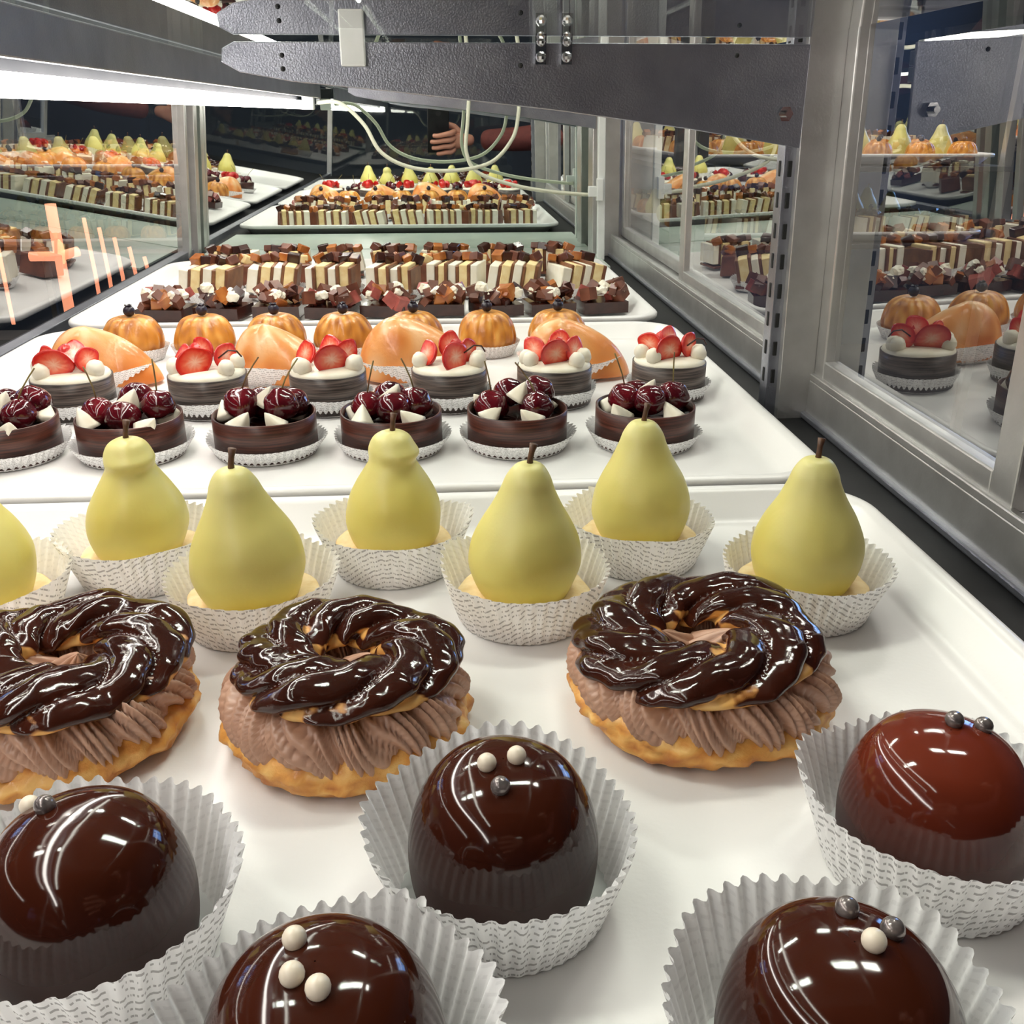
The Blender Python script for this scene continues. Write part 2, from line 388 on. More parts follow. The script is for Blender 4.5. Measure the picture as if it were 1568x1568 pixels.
# ------------------------------------------------------------------ pears
def pear_mesh(kind):
    profs = {
     0: [(.015, .010), (.0200, .0115), (.0236, .018), (.0258, .027), (.0250, .036), (.0212, .046), (.0162, .055), (.0124, .063), (.0100, .0695), (.0060, .0748), (.0002, .0760)],
     1: [(.014, .010), (.0190, .0115), (.0226, .018), (.0247, .027), (.0236, .036), (.0192, .0455), (.0142, .0535), (.0118, .0585), (.0118, .0645), (.0092, .0700), (.0045, .0728), (.0002, .0732)],
    }
    prof = profs[0 if kind in (0, 2) else 1]
    b_ = MB(); sd = kind*3.3
    def fn(u, v):
        p = crom(prof, v); th = tau*u
        c3 = Vector((math.cos(th), math.sin(th), p[1]*40))
        k = 1+.06*noise.noise(c3*.8+Vector((sd, 0, 0)))+.02*noise.noise(c3*2.5)
        r = max(p[0], .0002)*k
        if kind == 1:
            r += .0026*math.exp(-((p[1]-.062)/.0032)**2)*max(0, math.cos(th+pi/2-.4))
            r += .0022*math.exp(-((p[1]-.020)/.006)**2)*math.exp(-((math.sin((th+pi/2-.5)/2))/.22)**2)
        lean = .0018*((p[1]/.07)**2)*(1 if kind else -1)
        z = p[1]
        if v < .12: z = p[1]+.0012*noise.noise(Vector((math.cos(th)*3, math.sin(th)*3, sd)))
        return (r*math.cos(th)+lean, r*math.sin(th), z)
    def at(u, v):
        return max(0, min(1, .1+v*.95+.25*noise.noise(Vector((math.cos(tau*u), math.sin(tau*u), v*3+sd)))))
    b_.surf(fn, 72, 60, M['pear'], cap0=True, attr=at)
    top = prof[-1][1]; l = .0018*((top/.07)**2)*(1 if kind else -1)
    b_.tube([(l, 0, top-.003), (l+.0004, 0, top+.002), (l+.001, .0005, top+.005), (l+.0018, .0008, top+.0085)], [.0017, .0013, .0013, .0019], M['stem'], 10)
    return b_.mesh('pear_body')
PEARS = [pear_mesh(0), pear_mesh(1), pear_mesh(2)]
b_ = MB()
def fbis(u, v):
    p = crom([(.0002, .0015), (.025, .0015), (.0300, .005), (.0305, .010), (.0275, .0135), (.0002, .0128)], v); th = tau*u
    k = 1+.05*noise.noise(Vector((math.cos(th)*3, math.sin(th)*3, v)))
    return (p[0]*k*math.cos(th), p[0]*k*math.sin(th), p[1])
b_.surf(fbis, 60, 20, M['biscuit']); BISC = b_.mesh('biscuit_disc')
for i, (x, y, k, rz) in enumerate([(-.092, .4005, 0, .2), (.0342, .3975, 2, -.2), (.168, .3950, 0, .5), (-.158, .4545, 1, .1), (-.0293, .4560, 1, .5), (.1004, .4560, 0, 0), (-.2165, .405, 2, 1)]):
    e = empty('pear_mousse_cake', (x, y, 0), (0, 0, 0))
    obj('paper_cup', CUPS[(i+1) % 3], e, rot=(0, 0, i*1.3))
    obj('biscuit_base', BISC, e, rot=(0, 0, i))
    obj('pear_body', PEARS[k], e, (0, 0, .0005), rot=(0, .02*((i % 3)-1), rz))

# ------------------------------------------------------------------ cherry tarts
def ringwall(b_, R, h, m, z0=.001, t=.0014):
    prof = [(R-t, .004), (R-t, h), (R-t*.5, h+.0004), (R, h), (R, z0), (R-t, z0)]
    def fn(u, v):
        p = prof[int(round(v*(len(prof)-1)))]; th = tau*u
        return (p[0]*math.cos(th), p[0]*math.sin(th), p[1]+(.0004*math.sin(3*th) if p[1] > .01 else 0))
    b_.surf(fn, 72, 5, m)
def cone_bit(b_, x, y, z, r, h, m, rot):
    """small pyramid-like dollop of white chocolate cream"""
    mx = Matrix.Translation((x, y, z)) @ Euler(rot).to_matrix().to_4x4()
    def fn(u, v):
        rr = r*((1-v)**.85)+.0003; th = tau*u
        sq = 1/(max(abs(math.cos(th)), abs(math.sin(th)))**.8)
        return (rr*sq*math.cos(th), rr*sq*math.sin(th), h*v)
    b_.surf(fn, 20, 6, m, cap0=True, cap1=True, mx=mx)
def cherry_tart(seed):
    rnd = random.Random(seed)
    b_ = MB(); R = .0355; ringwall(b_, R, .0275, M['wallchoc'])
    b_.surf(lambda u, v: ((R-.001)*v*math.cos(tau*u)+1e-5, (R-.001)*v*math.sin(tau*u), .019+.001*math.sin(9*tau*u)*v), 40, 4, M['dark'])
    a0 = rnd.uniform(-.3, .3)
    pos = [(-.018, .002), (.017, .004), (.001, -.008), (-.002, .018)]
    if seed % 2: pos = [(-.016, .000), (.016, -.004), (-.002, .016), (.018, .016)]
    for k, (cx, cy) in enumerate(pos):
        cx += rnd.uniform(-.003, .003); cy += rnd.uniform(-.002, .002)
        z = .0305+rnd.uniform(-.002, .004)
        b_.ball(cx, cy, z, rnd.uniform(.0115, .0130), M['cherry'], 24, .9, jit=.12)
        if k < 2:
            tx = rnd.uniform(-.018, .018)
            b_.tube([(cx, cy, z+.008), (cx+tx*.3, cy, z+.018), (cx+tx*.7, cy-.002, z+.027), (cx+tx, cy-.004, z+.033)], .00055, M['stemg'], 6)
    for a in (-2.45, -.95, .5, 2.7):
        a += a0+rnd.uniform(-.25, .25); rr = .0265
        cone_bit(b_, rr*math.cos(a), rr*math.sin(a), .0215, .0075, .0155, M['white'], (rnd.uniform(-.7, .7), rnd.uniform(-.7, .7), rnd.uniform(0, 3)))
    cone_bit(b_, 0, .002, .033, .0070, .014, M['white'], (.4, .2, 1))
    return b_.mesh('cherry_tart')
for i, x in enumerate([-.304, -.219, -.127, -.039, .050, .142]):
    e = empty('cherry_chocolate_tart', (x, .646, 0))
    obj('paper_cup', CUPL[i % 2], e, rot=(0, 0, i)); obj('tart', cherry_tart(i+3), e, (0, 0, .0008))

# ------------------------------------------------------------------ strawberry tarts
def straw_piece(b_, loc, rot, L=.025, W=.021):
    mx = Matrix.Translation(loc) @ Euler(rot).to_matrix().to_4x4()
    def fn(u, v):
        th = tau*u
        if v <= .5: r = v*2; y = -.0002*(1-r)
        else: r = math.cos((v-.5)*pi); y = .0065*math.sin((v-.5)*pi)
        zz = math.sin(th); ww = W*.5*(1-.32*max(0, zz)**1.5)
        return (r*ww*math.cos(th), y, r*L*.5*zz)
    def at(u, v):
        if v > .5: return 0
        r = v*2; return max(0, min(1, 1.0-.95*r+.22*noise.noise(Vector((math.cos(tau*u)*4, math.sin(tau*u)*4, r*3)))))
    b_.surf(fn, 28, 16, M['straw'], attr=at, mx=mx)
def straw_tart(seed):
    rnd = random.Random(seed*7+1); b_ = MB(); R = .0305; ringwall(b_, R, .030, M['wallgrey'])
    def top(u, v):
        p = crom([(R-.001, .026), (R-.0012, .031), (R-.005, .034), (.012, .035), (.0002, .035)], v)
        return (p[0]*math.cos(tau*u), p[0]*math.sin(tau*u), p[1])
    b_.surf(top, 40, 10, M['white'])
    U = rnd.uniform
    straw_piece(b_, (U(-.008, .006), -.014, .0425), (U(-.7, -.4), U(-.5, .5)+1.57, U(-.2, .2)), .030, .024)
    straw_piece(b_, (-.017, U(-.004, .004), .0440), (U(-.7, -.3), U(-1.3, -.3), U(-.7, -.2)), .024, .019)
    straw_piece(b_, (.016, U(-.004, .004), .044), (U(-.7, -.3), U(.4, 1.4), U(.2, .7)), .024, .019)
    straw_piece(b_, (U(-.005, .005), .006, .048), (U(-.9, -.4), U(-1.0, 1.0), U(-.3, .3)), .024, .019)
    b_.ball(U(-.008, .008), .013, .043, .009, M['straw'], 16, 1.1, attr=lambda u, v: .1)
    for a in (-2.6, -.6, -.05, 3.4):
        a += U(-.35, .35); b_.ball(.0235*math.cos(a), .0235*math.sin(a), .0375, .0066, M['white'], 14, 1.05, .1)
    if seed % 2:
        b_.tube([(.012, -.008, .044), (.02, -.008, .05), (.026, -.006, .049), (.029, -.004, .044)], .0007, M['wallchoc'], 6)
    return b_.mesh('strawberry_tart')
for i, (x, y) in enumerate([(-.2925, .748), (-.188, .748), (-.094, .750), (.003, .752), (.089, .756), (.186, .764)]):
    e = empty('strawberry_cream_tart', (x, y, 0))
    obj('paper_cup', CUPM[i % 2], e, rot=(0, 0, i), scale=(.96, .96, 1)); obj('tart', straw_tart(i), e, (0, 0, .0008))

# ------------------------------------------------------------------ glazed peach pastries
def peach_mesh(seed):
    b_ = MB()
    def fn(u, v):
        th = tau*u; ph = v*pi/2
        elong = 1+.85*max(0, math.cos(th))**3
        r = .0325*math.cos(ph)**.85*elong+.0001
        n1 = noise.noise(Vector((math.cos(th)*1.2, math.sin(th)*1.2, v*1.5+seed)))
        z = .002+(.045*(1-.35*max(0, math.cos(th))*math.cos(ph)))*math.sin(ph)
        r *= 1+.08*n1
        return (r*math.cos(th)-.004, r*math.sin(th)*.92, z)
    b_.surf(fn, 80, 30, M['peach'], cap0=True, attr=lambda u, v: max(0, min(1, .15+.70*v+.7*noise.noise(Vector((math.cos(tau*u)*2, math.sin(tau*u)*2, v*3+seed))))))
    return b_.mesh('peach_body')
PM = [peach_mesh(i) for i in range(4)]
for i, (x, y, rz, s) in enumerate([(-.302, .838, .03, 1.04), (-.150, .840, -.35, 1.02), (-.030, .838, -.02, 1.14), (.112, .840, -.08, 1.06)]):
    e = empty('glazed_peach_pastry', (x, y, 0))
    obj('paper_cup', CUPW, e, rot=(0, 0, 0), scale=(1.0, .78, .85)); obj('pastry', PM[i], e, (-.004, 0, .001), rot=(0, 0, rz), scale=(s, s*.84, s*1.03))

# ------------------------------------------------------------------ fluted sponge cakes
def bundt_mesh():
    b_ = MB(); prof = [(.026, .003), (.0275, .008), (.0292, .014), (.0280, .022), (.0245, .0295), (.0190, .0350), (.0110, .0375), (.0040, .0366), (.0002, .0362)]
    def fn(u, v):
        p = crom(prof, v); th = tau*u
        f = abs(math.cos(6*th))**.8
        a = .055*smoothstep(0, .25, v)*(1-smoothstep(.60, .92, v))
        r = max(p[0], .0002)*(1-a+a*f+.035*noise.noise(Vector((math.cos(th)*3, math.sin(th)*3, v*4))))
        return (r*math.cos(th), r*math.sin(th), p[1])
    def at(u, v):
        f = abs(math.cos(6*tau*u))**.8
        return max(0, min(1, .34+.18*f*(.5+.5*v)+.75*noise.noise(Vector((math.cos(tau*u)*4, math.sin(tau*u)*4, v*6)))))
    b_.surf(fn, 144, 30, M['bundt'], cap0=True, attr=at)
    b_.ball(0, 0, .0420, .0055, M['berry'], 20, .9)
    b_.surf(lambda u, v: ((.0025+.0012*v)*math.cos(tau*u), (.0025+.0012*v)*math.sin(tau*u), .0462+.0012*v+.0005*math.sin(5*tau*u)*v), 20, 2, M['berry'])
    return b_.mesh('sponge_body')
BD = bundt_mesh()
for i, x in enumerate([-.300, -.232, -.164, -.098, -.030, .042, .112]):
    e = empty('fluted_sponge_cake', (x, .932, 0))
    obj('paper_cup', CUPM[i % 2], e, rot=(0, 0, i), scale=(.88, .88, .9)); obj('sponge', BD, e, (0, 0, .001), rot=(0, 0, i*.4), scale=(1, 1, 1.08))

# ------------------------------------------------------------------ tray-three cakes
def bite_mesh(seed):
    rnd = random.Random(seed); b_ = MB()
    b_.box(0, 0, .0085, .054, .046, .013, M['dark'])
    for k in range(16):
        s = rnd.uniform(.009, .017)
        b_.box(rnd.uniform(-.024, .024), rnd.uniform(-.021, .018), .020+rnd.uniform(-.003, .010), s, s*.8, s*.9, rnd.choice([M['brown'], M['pink'], M['brown'], M['dark'], M['caramel'], M['brown']]),
               (rnd.uniform(-.8, .8), rnd.uniform(-.8, .8), rnd.uniform(0, 3)))
    for k in range(5):
        b_.ball(rnd.uniform(-.022, .022), rnd.uniform(-.018, .005), .028+rnd.uniform(-.003, .006), rnd.uniform(.005, .009), M['white'], 12, .8, .5)
    return b_.mesh('bite', smooth=False)
BT = [bite_mesh(s) for s in range(5)]
for i in range(9):
    e = empty('chocolate_truffle_bite', (-.318+i*.0632, 1.120+.006*((i*7) % 3), .001), (0, 0, 0))
    bevel(obj('cake', BT[(i*3) % 5], e, rot=(0, 0, random.uniform(-.3, .3))), .0012)
def slice_mesh(seed):
    rnd = random.Random(seed); b_ = MB()
    xs = -.031; k = 0; lean = rnd.uniform(-.04, .20)
    b_.box(0, 0, .0050, .062, .054, .004, M['brown'])
    while xs < .028:
        w = rnd.uniform(.0085, .0125) if k % 2 == 0 else .0042
        m_ = M['white'] if k % 4 == 0 else (M['icing'] if k % 2 == 0 else M['stripe'])
        b_.box(xs+w/2, rnd.uniform(-.003, .002), .0250, w, .052, .035+rnd.uniform(-.006, .003), m_, (0, lean, 0))
        xs += w; k += 1
    for j in range(5):
        s = rnd.uniform(.011, .016)
        b_.box(-.024+j*.012, .018+rnd.uniform(-.005, .005), .046, s, s, s*.8, rnd.choice([M['brown'], M['brown'], M['caramel'], M['dark']]), (rnd.uniform(-.5, .5), rnd.uniform(-.5, .5), rnd.uniform(0, 3)))
    return b_.mesh('slice', smooth=False)
SL = [slice_mesh(s) for s in range(5)]
for i in range(7):
    e = empty('layered_cake_slice', (-.292+i*.0770, 1.240+.008*((i*5) % 3), .001))
    obj('paper_cup', CUPM[i % 2], e, rot=(0, 0, i), scale=(1.06, 1.0, 1.05))
    bevel(obj('cake', SL[(i*2) % 5], e, (0, 0, .001), rot=(0, 0, random.uniform(-.35, .35))), .0012)
def cube_mesh(seed):
    rnd = random.Random(seed); b_ = MB()
    b_.box(0, 0, .0165, .040, .040, .028, M['brown'], taper=.9)
    for j in range(4):
        s = .013; b_.box(rnd.uniform(-.014, .014), rnd.uniform(-.012, .012), .034, s, s, s, rnd.choice([M['caramel'], M['brown'], M['icing'], M['caramel']]), (rnd.uniform(-.6, .6), rnd.uniform(-.6, .6), rnd.uniform(0, 3)))
    return b_.mesh('cube', smooth=False)
CB = [cube_mesh(s) for s in range(4)]
for i in range(9):
    e = empty('chocolate_cube_cake', (-.322+i*.0615, 1.340+.01*((i*5) % 3), 0)); bevel(obj('cake', CB[(i*3) % 4], e, rot=(0, 0, random.uniform(-.5, .5))), .002)
for i in range(7):
    e = empty('layered_cake_slice', (-.300+i*.0770, 1.428, .001))
    bevel(obj('cake', SL[(i*3+1) % 5], e, (0, 0, 0), rot=(0, 0, pi+random.uniform(-.2, .2)), scale=(1, .9, .9)), .0012)

# ------------------------------------------------------------------ trays
def tray(x0, x1, y0, y1, z0=0, parent=None):
    b_ = MB(); cx, cy = (x0+x1)/2, (y0+y1)/2; W, D = (x1-x0)/2, (y1-y0)/2
    loops = [(.150, -.0035), (.022, -.0035), (.0085, .010), (.001, .0095), (0, .011), (0, .0145), (.0012, .0160), (.0035, .0165), (.0075, .0160), (.0095, .0145), (.0190, .0030), (.0230, .0006), (.0280, 0), (.150, 0)]
    R = .042; nc = 12
    def fn(u, v):
        ins, z = loops[int(round(v*(len(loops)-1)))]
        k = int(round(u*4*(nc+1))) % (4*(nc+1)); q, t = divmod(k, nc+1)
        r = max(.006, R-ins*.7); a = (q+t/nc)*pi/2
        w, d = W-ins, D-ins
        sx, sy = [(1, 1), (-1, 1), (-1, -1), (1, -1)][q]
        return (cx+sx*(w-r)+r*math.cos(a), cy+sy*(d-r)+r*math.sin(a), z0+z)
    b_.surf(fn, 4*(nc+1), len(loops)-1, M['tray'], cap0=True, cap1=True)
    return obj('serving_tray', b_.mesh('tray'), parent)
tray(-.405, .240, .045, .517); tray(-.405, .240, .526, 1.000); tray(-.405, .240, 1.020, 1.495)

# ------------------------------------------------------------------ display case
def box_obj(name, x0, x1, y0, y1, z0, z1, m, parent=None, bev=.001):
    b_ = MB(); b_.box((x0+x1)/2, (y0+y1)/2, (z0+z1)/2, x1-x0, y1-y0, z1-z0, m)
    o = obj(name, b_.mesh(name, smooth=False), parent)
    if bev: bevel(o, bev)
    return o
def tilt(o, x, deg):
    """lean a panel about a line along Y at (x, z=0); the case glass slopes inwards"""
    a = math.radians(deg)
    o.rotation_euler = (0, a, 0)
    o.location = Vector((x, 0, 0)) - Matrix.Rotation(a, 3, 'Y') @ Vector((x, 0, 0))
    return o
case = empty('display_case')
DZ = -.0036
box_obj('deck', -.44, .33, -.50, 1.75, -.03, DZ, M['black'], case)
box_obj('deck_liner', -.405, .262, 1.500, 1.732, DZ, DZ+.004, M['liner'], case, .0008)
box_obj('base_cabinet', -.44, .33, -.50, 1.75, -.85, -.03, M['cab'], case, .004)
TOP = .62
XR = .285; RT = -1.5; LT = 5.0
b_ = MB()
b_.box(XR+.017, 1.025, .0125, .034, 1.42, .031, M['alu'])
b_.box(XR+.003, 1.025, .030, .006, 1.42, .006, M['alu'])
b_.box(XR+.024, 1.025, .031, .006, 1.42, .006, M['alu'])
b_.box(XR+.000, 1.025, -.0005, .008, 1.42, .005, M['alud'])
o = obj('door_sill_track', b_.mesh('sill', False), case); bevel(o, .0012)
tilt(box_obj('door_header', XR, XR+.034, -.48, 1.72, TOP-.03, TOP, M['alu'], case), XR, RT)
def door(name, x, y0, y1, sw=.022):
    b_ = MB()
    for y in (y0+sw/2, y1-sw/2): b_.box(x, y, (.030+TOP-.03)/2, .012, sw, TOP-.03-.030, M['alu'])
    b_.box(x, (y0+y1)/2, .038, .012, y1-y0-2*sw, .016, M['alu'])
    b_.box(x, (y0+y1)/2, TOP-.043, .012, y1-y0-2*sw, .024, M['alu'])
    o_ = obj(name+'_frame', b_.mesh(name, False), case); bevel(o_, .0012); tilt(o_, XR, RT)
    g = MB(); g.box(x, (y0+y1)/2, (.045+TOP-.045)/2, .0035, y1-y0-2*sw+.004, TOP-.09, M['glass'])
    tilt(obj(name+'_glass', g.mesh(name+'g', False), case), XR, RT)
door('sliding_door_1', XR+.010, .430, .712)
door('sliding_door_2', XR+.010, .742, 1.165)
door('sliding_door_3', XR+.024, 1.150, 1.640)
b_ = MB()
b_.box(.2755, .722, (TOP+DZ)/2, .027, .030, TOP-DZ, M['alu'])
b_.box(.2580, .722, (TOP+DZ)/2, .009, .016, TOP-DZ, M['alud'])
for k in range(26):
    z = .03+k*.022; b_.box(.2580, .7135, z, .0032, .0012, .011, M['slot']); b_.box(.2533, .722, z, .001, .0035, .011, M['slot'])
tilt(bevel(obj('slotted_post', b_.mesh('post', False), case), .0008), XR, RT)
b_ = MB(); b_.box(.2770, 1.665, (TOP+DZ)/2, .046, .05, TOP-DZ, M['alu']); b_.box(.262, 1.600, (TOP+DZ)/2, .012, .012, TOP-DZ, M['plastic'])
b_.box(.303, 1.70, (TOP+DZ)/2, .030, .09, TOP-DZ, M['alu'])
tilt(bevel(obj('corner_post_right', b_.mesh('cpr', False), case), .0015), XR, RT)
# left sloping glass front
b_ = MB(); b_.box(-.432, .60, .002, .016, 2.2, .012, M['alud']); b_.box(-.432, .6, TOP-.01, .016, 2.2, .02, M['alu'])
b_.box(-.427, 1.668, (TOP+DZ)/2, .012, .014, TOP-DZ, M['alu']); b_.box(-.425, 1.712, (TOP+DZ)/2, .018, .022, TOP-DZ, M['alu'])
b_.box(-.432, -.49, (TOP+DZ)/2, .020, .02, TOP-DZ, M['alu'])
tilt(bevel(obj('front_frame', b_.mesh('ff', False), case), .001), -.432, LT)
tilt(box_obj('front_glass', -.434, -.431, -.48, 1.660, .008, TOP-.02, M['glassL'], case, 0), -.432, LT)
box_obj('end_glass', -.42, .285, -.492, -.488, DZ, TOP-.01, M['glassS'], case, 0)
box_obj('top_glass', -.37, .26, -.49, 1.73, TOP, TOP+.005, M['glassS'], case, 0)
box_obj('end_mirror', -.44, .318, 1.735, 1.745, DZ, TOP, M['mirror'], case, 0)
# shelf
shelf = empty('glass_shelf')
box_obj('shelf_pane', -.215, .236, -.25, 1.700, .2650, .2700, M['glassS'], shelf, 0)
def bracket(name, Y):
    pts = [(.250, .198), (.250, .263), (-.130, .263), (-.138, .259), (-.139, .251), (-.128, .245), (-.095, .2395), (-.03, .2335), (.08, .222), (.17, .2105)]
    n = len(pts); me = bpy.data.meshes.new(name)
    vs = [(x, Y-.0015, z) for x, z in pts]+[(x, Y+.0015, z) for x, z in pts]
    fs = [tuple(range(n))[::-1], tuple(range(n, 2*n))]+[(i, (i+1) % n, n+(i+1) % n, n+i) for i in range(n)]
    me.from_pydata(vs, [], fs); me.materials.append(M['alud'])
    bm = bmesh.new(); bm.from_mesh(me); bmesh.ops.recalc_face_normals(bm, faces=bm.faces); bm.to_mesh(me); bm.free()
    o_ = obj(name, me, shelf); bevel(o_, .0006)
bracket('bracket_near', .690); bracket('bracket_far', 1.62)
b_ = MB()
def bolt(x, y, z, r=.006):
    b_.surf(lambda u, v: (x+r*math.cos(tau*u), y-.001-.005*v, z+r*math.sin(tau*u)), 6, 3, M['chrome'], cap0=True, cap1=True)
    b_.surf(lambda u, v: (x+r*.45*math.cos(tau*u), y-.004-.008*v, z+r*.45*math.sin(tau*u)), 12, 2, M['chrome'], cap1=True)
bolt(.236, .690, .220, .0052)
for x in (.068, .085):
    b_.box(x, .6865, .2590, .007, .005, .018, M['chrome']); b_.ball(x, .683, .2545, .0035, M['chrome'], 12); b_.ball(x, .683, .2635, .0030, M['chrome'], 12)
for x, z in ((-.100, .255), (.055, .2495), (-.1, .247), (.2, .256)): b_.ball(x, .6885, z, .0016, M['slot'], 10)
obj('bracket_bolts', b_.mesh('bolts', False), shelf)
bevel(obj('plastic_clip', MB().box(-.054, .686, .2595, .016, .007, .022, M['plastic']).mesh('clip', False), shelf), .001)
# lamp
lamp = empty('fluorescent_tube_lamp')
b_ = MB(); b_.tube([(-.2, -.25+k*.185, .2325) for k in range(11)], .0058, M['tube'], 20); obj('tube', b_.mesh('tube'), lamp)
b_ = MB(); b_.box(-.2, .675, .2530, .030, 1.90, .016, M['housing']); b_.box(-.2170, .675, .2490, .003, 1.90, .026, M['housing']); b_.box(-.1830, .675, .2530, .003, 1.90, .022, M['alud'])
bevel(obj('housing', b_.mesh('housing', False), lamp), .001)
b_ = MB(); b_.box(-.2, 1.612, .236, .018, .020, .020, M['plastic']); b_.box(-.2, -.262, .236, .018, .018, .020, M['plastic']); bevel(obj('sockets', b_.mesh('sock', False), lamp), .002)
lamp2 = empty('fluorescent_tube_lamp')
b_ = MB(); b_.tube([(-.27, -.35+k*.19, .590) for k in range(11)], .0075, M['tube2'], 20); obj('tube', b_.mesh('tube'), lamp2)
bevel(box_obj('housing', -.29, -.25, -.4, 1.6, .600, .616, M['alu'], lamp2))
# cable
def cable(name, pts, r=.0030, parent=None):
    P = [crom(pts, k/60) for k in range(61)]
    b_ = MB(); b_.tube(P, r, M['cable'], 10); return obj(name, b_.mesh(name), parent)
cb = empty('power_cable')
cable('cable_long', [(-.185, 1.61, .236), (-.150, 1.60, .235), (-.115, 1.59, .205), (-.09, 1.58, .165), (-.045, 1.58, .143), (.02, 1.58, .138), (.08, 1.58, .150), (.115, 1.59, .185), (.125, 1.60, .222), (.125, 1.61, .240)], parent=cb)
cable('cable_short', [(.048, 1.60, .245), (.045, 1.59, .21), (.042, 1.585, .165), (.06, 1.58, .135), (.12, 1.58, .115), (.18, 1.585, .105), (.235, 1.595, .100), (.25, 1.60, .100)], parent=cb)
b_ = MB(); b_.box(.248, 1.592, .105, .022, .012, .016, M['plastic']); b_.box(.255, 1.588, .108, .010, .014, .034, M['plastic']); bevel(obj('plug', b_.mesh('plug', False), cb), .001)

# ------------------------------------------------------------------ shop
def wall(name, x0, x1, y0, y1, z0, z1, m): return box_obj(name, x0, x1, y0, y1, z0, z1, m, None, 0)
RX0, RX1, RY0, RY1, FZ, CZ = -3.2, 2.6, -3.0, 4.6, -.85, 1.95
wall('floor', RX0, RX1, RY0, RY1, FZ-.05, FZ, M['floor']); wall('ceiling', RX0, RX1, RY0, RY1, CZ, CZ+.05, M['ceil'])
wall('wall_left', RX0-.1, RX0, RY0, RY1, FZ, CZ, M['wallp']); wall('wall_right', RX1, RX1+.1, RY0, RY1, FZ, CZ, M['wallp'])
wall('wall_back', RX0, RX1, RY1, RY1+.1, FZ, CZ, M['wallp']); wall('wall_front', RX0, RX1, RY0-.1, RY0, FZ, CZ, M['wallp'])
M['day'] = emis('daylight_pane', (.22, .46, 1.0), 9)
w = empty('window_1'); box_obj('pane', RX1-.02, RX1-.01, 2.6, 3.8, .30, 1.1, M['day'], w, 0)
b_ = MB()
for z in (.28, 1.12): b_.box(RX1-.03, 3.2, z, .04, 1.3, .05, M['alu'])
for y in (2.58, 3.2, 3.82): b_.box(RX1-.03, y, .70, .04, .045, .86, M['alu'])
obj('frame', b_.mesh('wf', False), w)
M['panel'] = emis('panel_diffuser', (1, .95, .88), 3)
for (x, y, p) in ((-1.1, .6, 30), (.7, 1.0, 26), (-.9, 2.6, 34), (.9, 2.4, 28)):  # last two are added, unseen, to brighten the pastry racks
    e = empty('ceiling_lamp', (x, y, CZ))
    b_ = MB(); b_.box(0, 0, -.02, 1.0, .22, .03, M['alu']); b_.box(0, 0, -.037, .94, .17, .006, M['panel']); obj('fixture', b_.mesh('cl', False), e)
    ld = bpy.data.lights.new('ceiling_light', 'AREA'); ld.shape = 'RECTANGLE'; ld.size = .94; ld.size_y = .17; ld.energy = p; ld.color = (1, .93, .84)
    lo = bpy.data.objects.new('ceiling_light', ld); link(lo); lo.parent = e; lo.location = (0, 0, -.045)
# racks added outside to stand in for pastry reflections in the glass
def rack(x0, x1, y0, y1, zs, seed):
    rnd = random.Random(seed)
    r_ = empty('added_pastry_rack')
    b_ = MB(); zt = max(zs)+.24
    for x in (x0+.01, x1-.01):
        for y in (y0+.01, y1-.01): b_.box(x, y, (FZ+zt)/2, .018, .018, zt-FZ, M['alu'])
    for z in list(zs): b_.box((x0+x1)/2, (y0+y1)/2, z-.012, x1-x0, y1-y0, .010, M['alud'])
    bevel(obj('rack_frame', b_.mesh('rack', False), r_), .001)
    for li, z in enumerate(zs):
        n = 2; d = (y1-y0)/n
        for k in range(n):
            ya, yb = y0+k*d+.006, y0+(k+1)*d-.006
            t_ = tray(x0+.02, x1-.02, ya, yb, z, r_); t_.name = 'rack_tray_%d' % (li*n+k)
            rows = max(2, int((yb-ya-.05)/.085))
            for ri in range(rows):
                y = ya+.06+ri*(yb-ya-.12)/max(1, rows-1); kind = (ri+li*2+k*3+seed) % 5
                nx = int((x1-x0-.10)/.078)
                for c in range(nx):
                    x = x0+.075+c*(x1-x0-.15)/max(1, nx-1)
                    me = [PEARS[0], BD, SL[c % 5], PM[c % 4], BD][kind]
                    obj('rack_pastry', me, r_, (x, y, z+(-.006 if kind == 0 else .001)), (0, 0, rnd.uniform(-.4, .4)), (.9, .9, .9) if kind == 3 else (1, 1, 1))
rack(-1.25, -.52, 2.30, 3.15, (-.06, .10), 1)
rack(.46, 1.15, 1.95, 2.80, (-.02, .13), 2)
# made-up glowing tubes on a stand, for the orange streaks in the front glass
M['orange_glow'] = emis('orange_glow_tube', (1, .36, .20), 2.0)
n_ = empty('orange_glow_standin'); b_ = MB()
b_.tube([(-.80, 2.1, -.24), (-.80, 2.1, -.1), (-.80, 2.1, .05)], .011, M['orange_glow'], 12); b_.tube([(-.86, 2.1, -.055), (-.80, 2.1, -.055), (-.76, 2.1, -.045)], .010, M['orange_glow'], 12)
for k in range(5): b_.tube([(-.74+k*.028, 2.12, -.22), (-.74+k*.028, 2.12, -.1), (-.745+k*.028, 2.12, .02-.02*k)], .004, M['orange_glow'], 8)
for k in range(3): b_.tube([(-.93-k*.035, 2.12, -.20), (-.93-k*.035, 2.12, -.1), (-.93-k*.035, 2.12, -.03)], .004, M['orange_glow'], 8)
obj('glow_strokes', b_.mesh('orange_glow'), n_)
b_ = MB(); b_.box(-.83, 2.16, -.545, .5, .06, .61, M['cab']); b_.box(-.83, 2.13, -.235, .5, .10, .02, M['cab']); obj('glow_stand', b_.mesh('nb', False), n_)

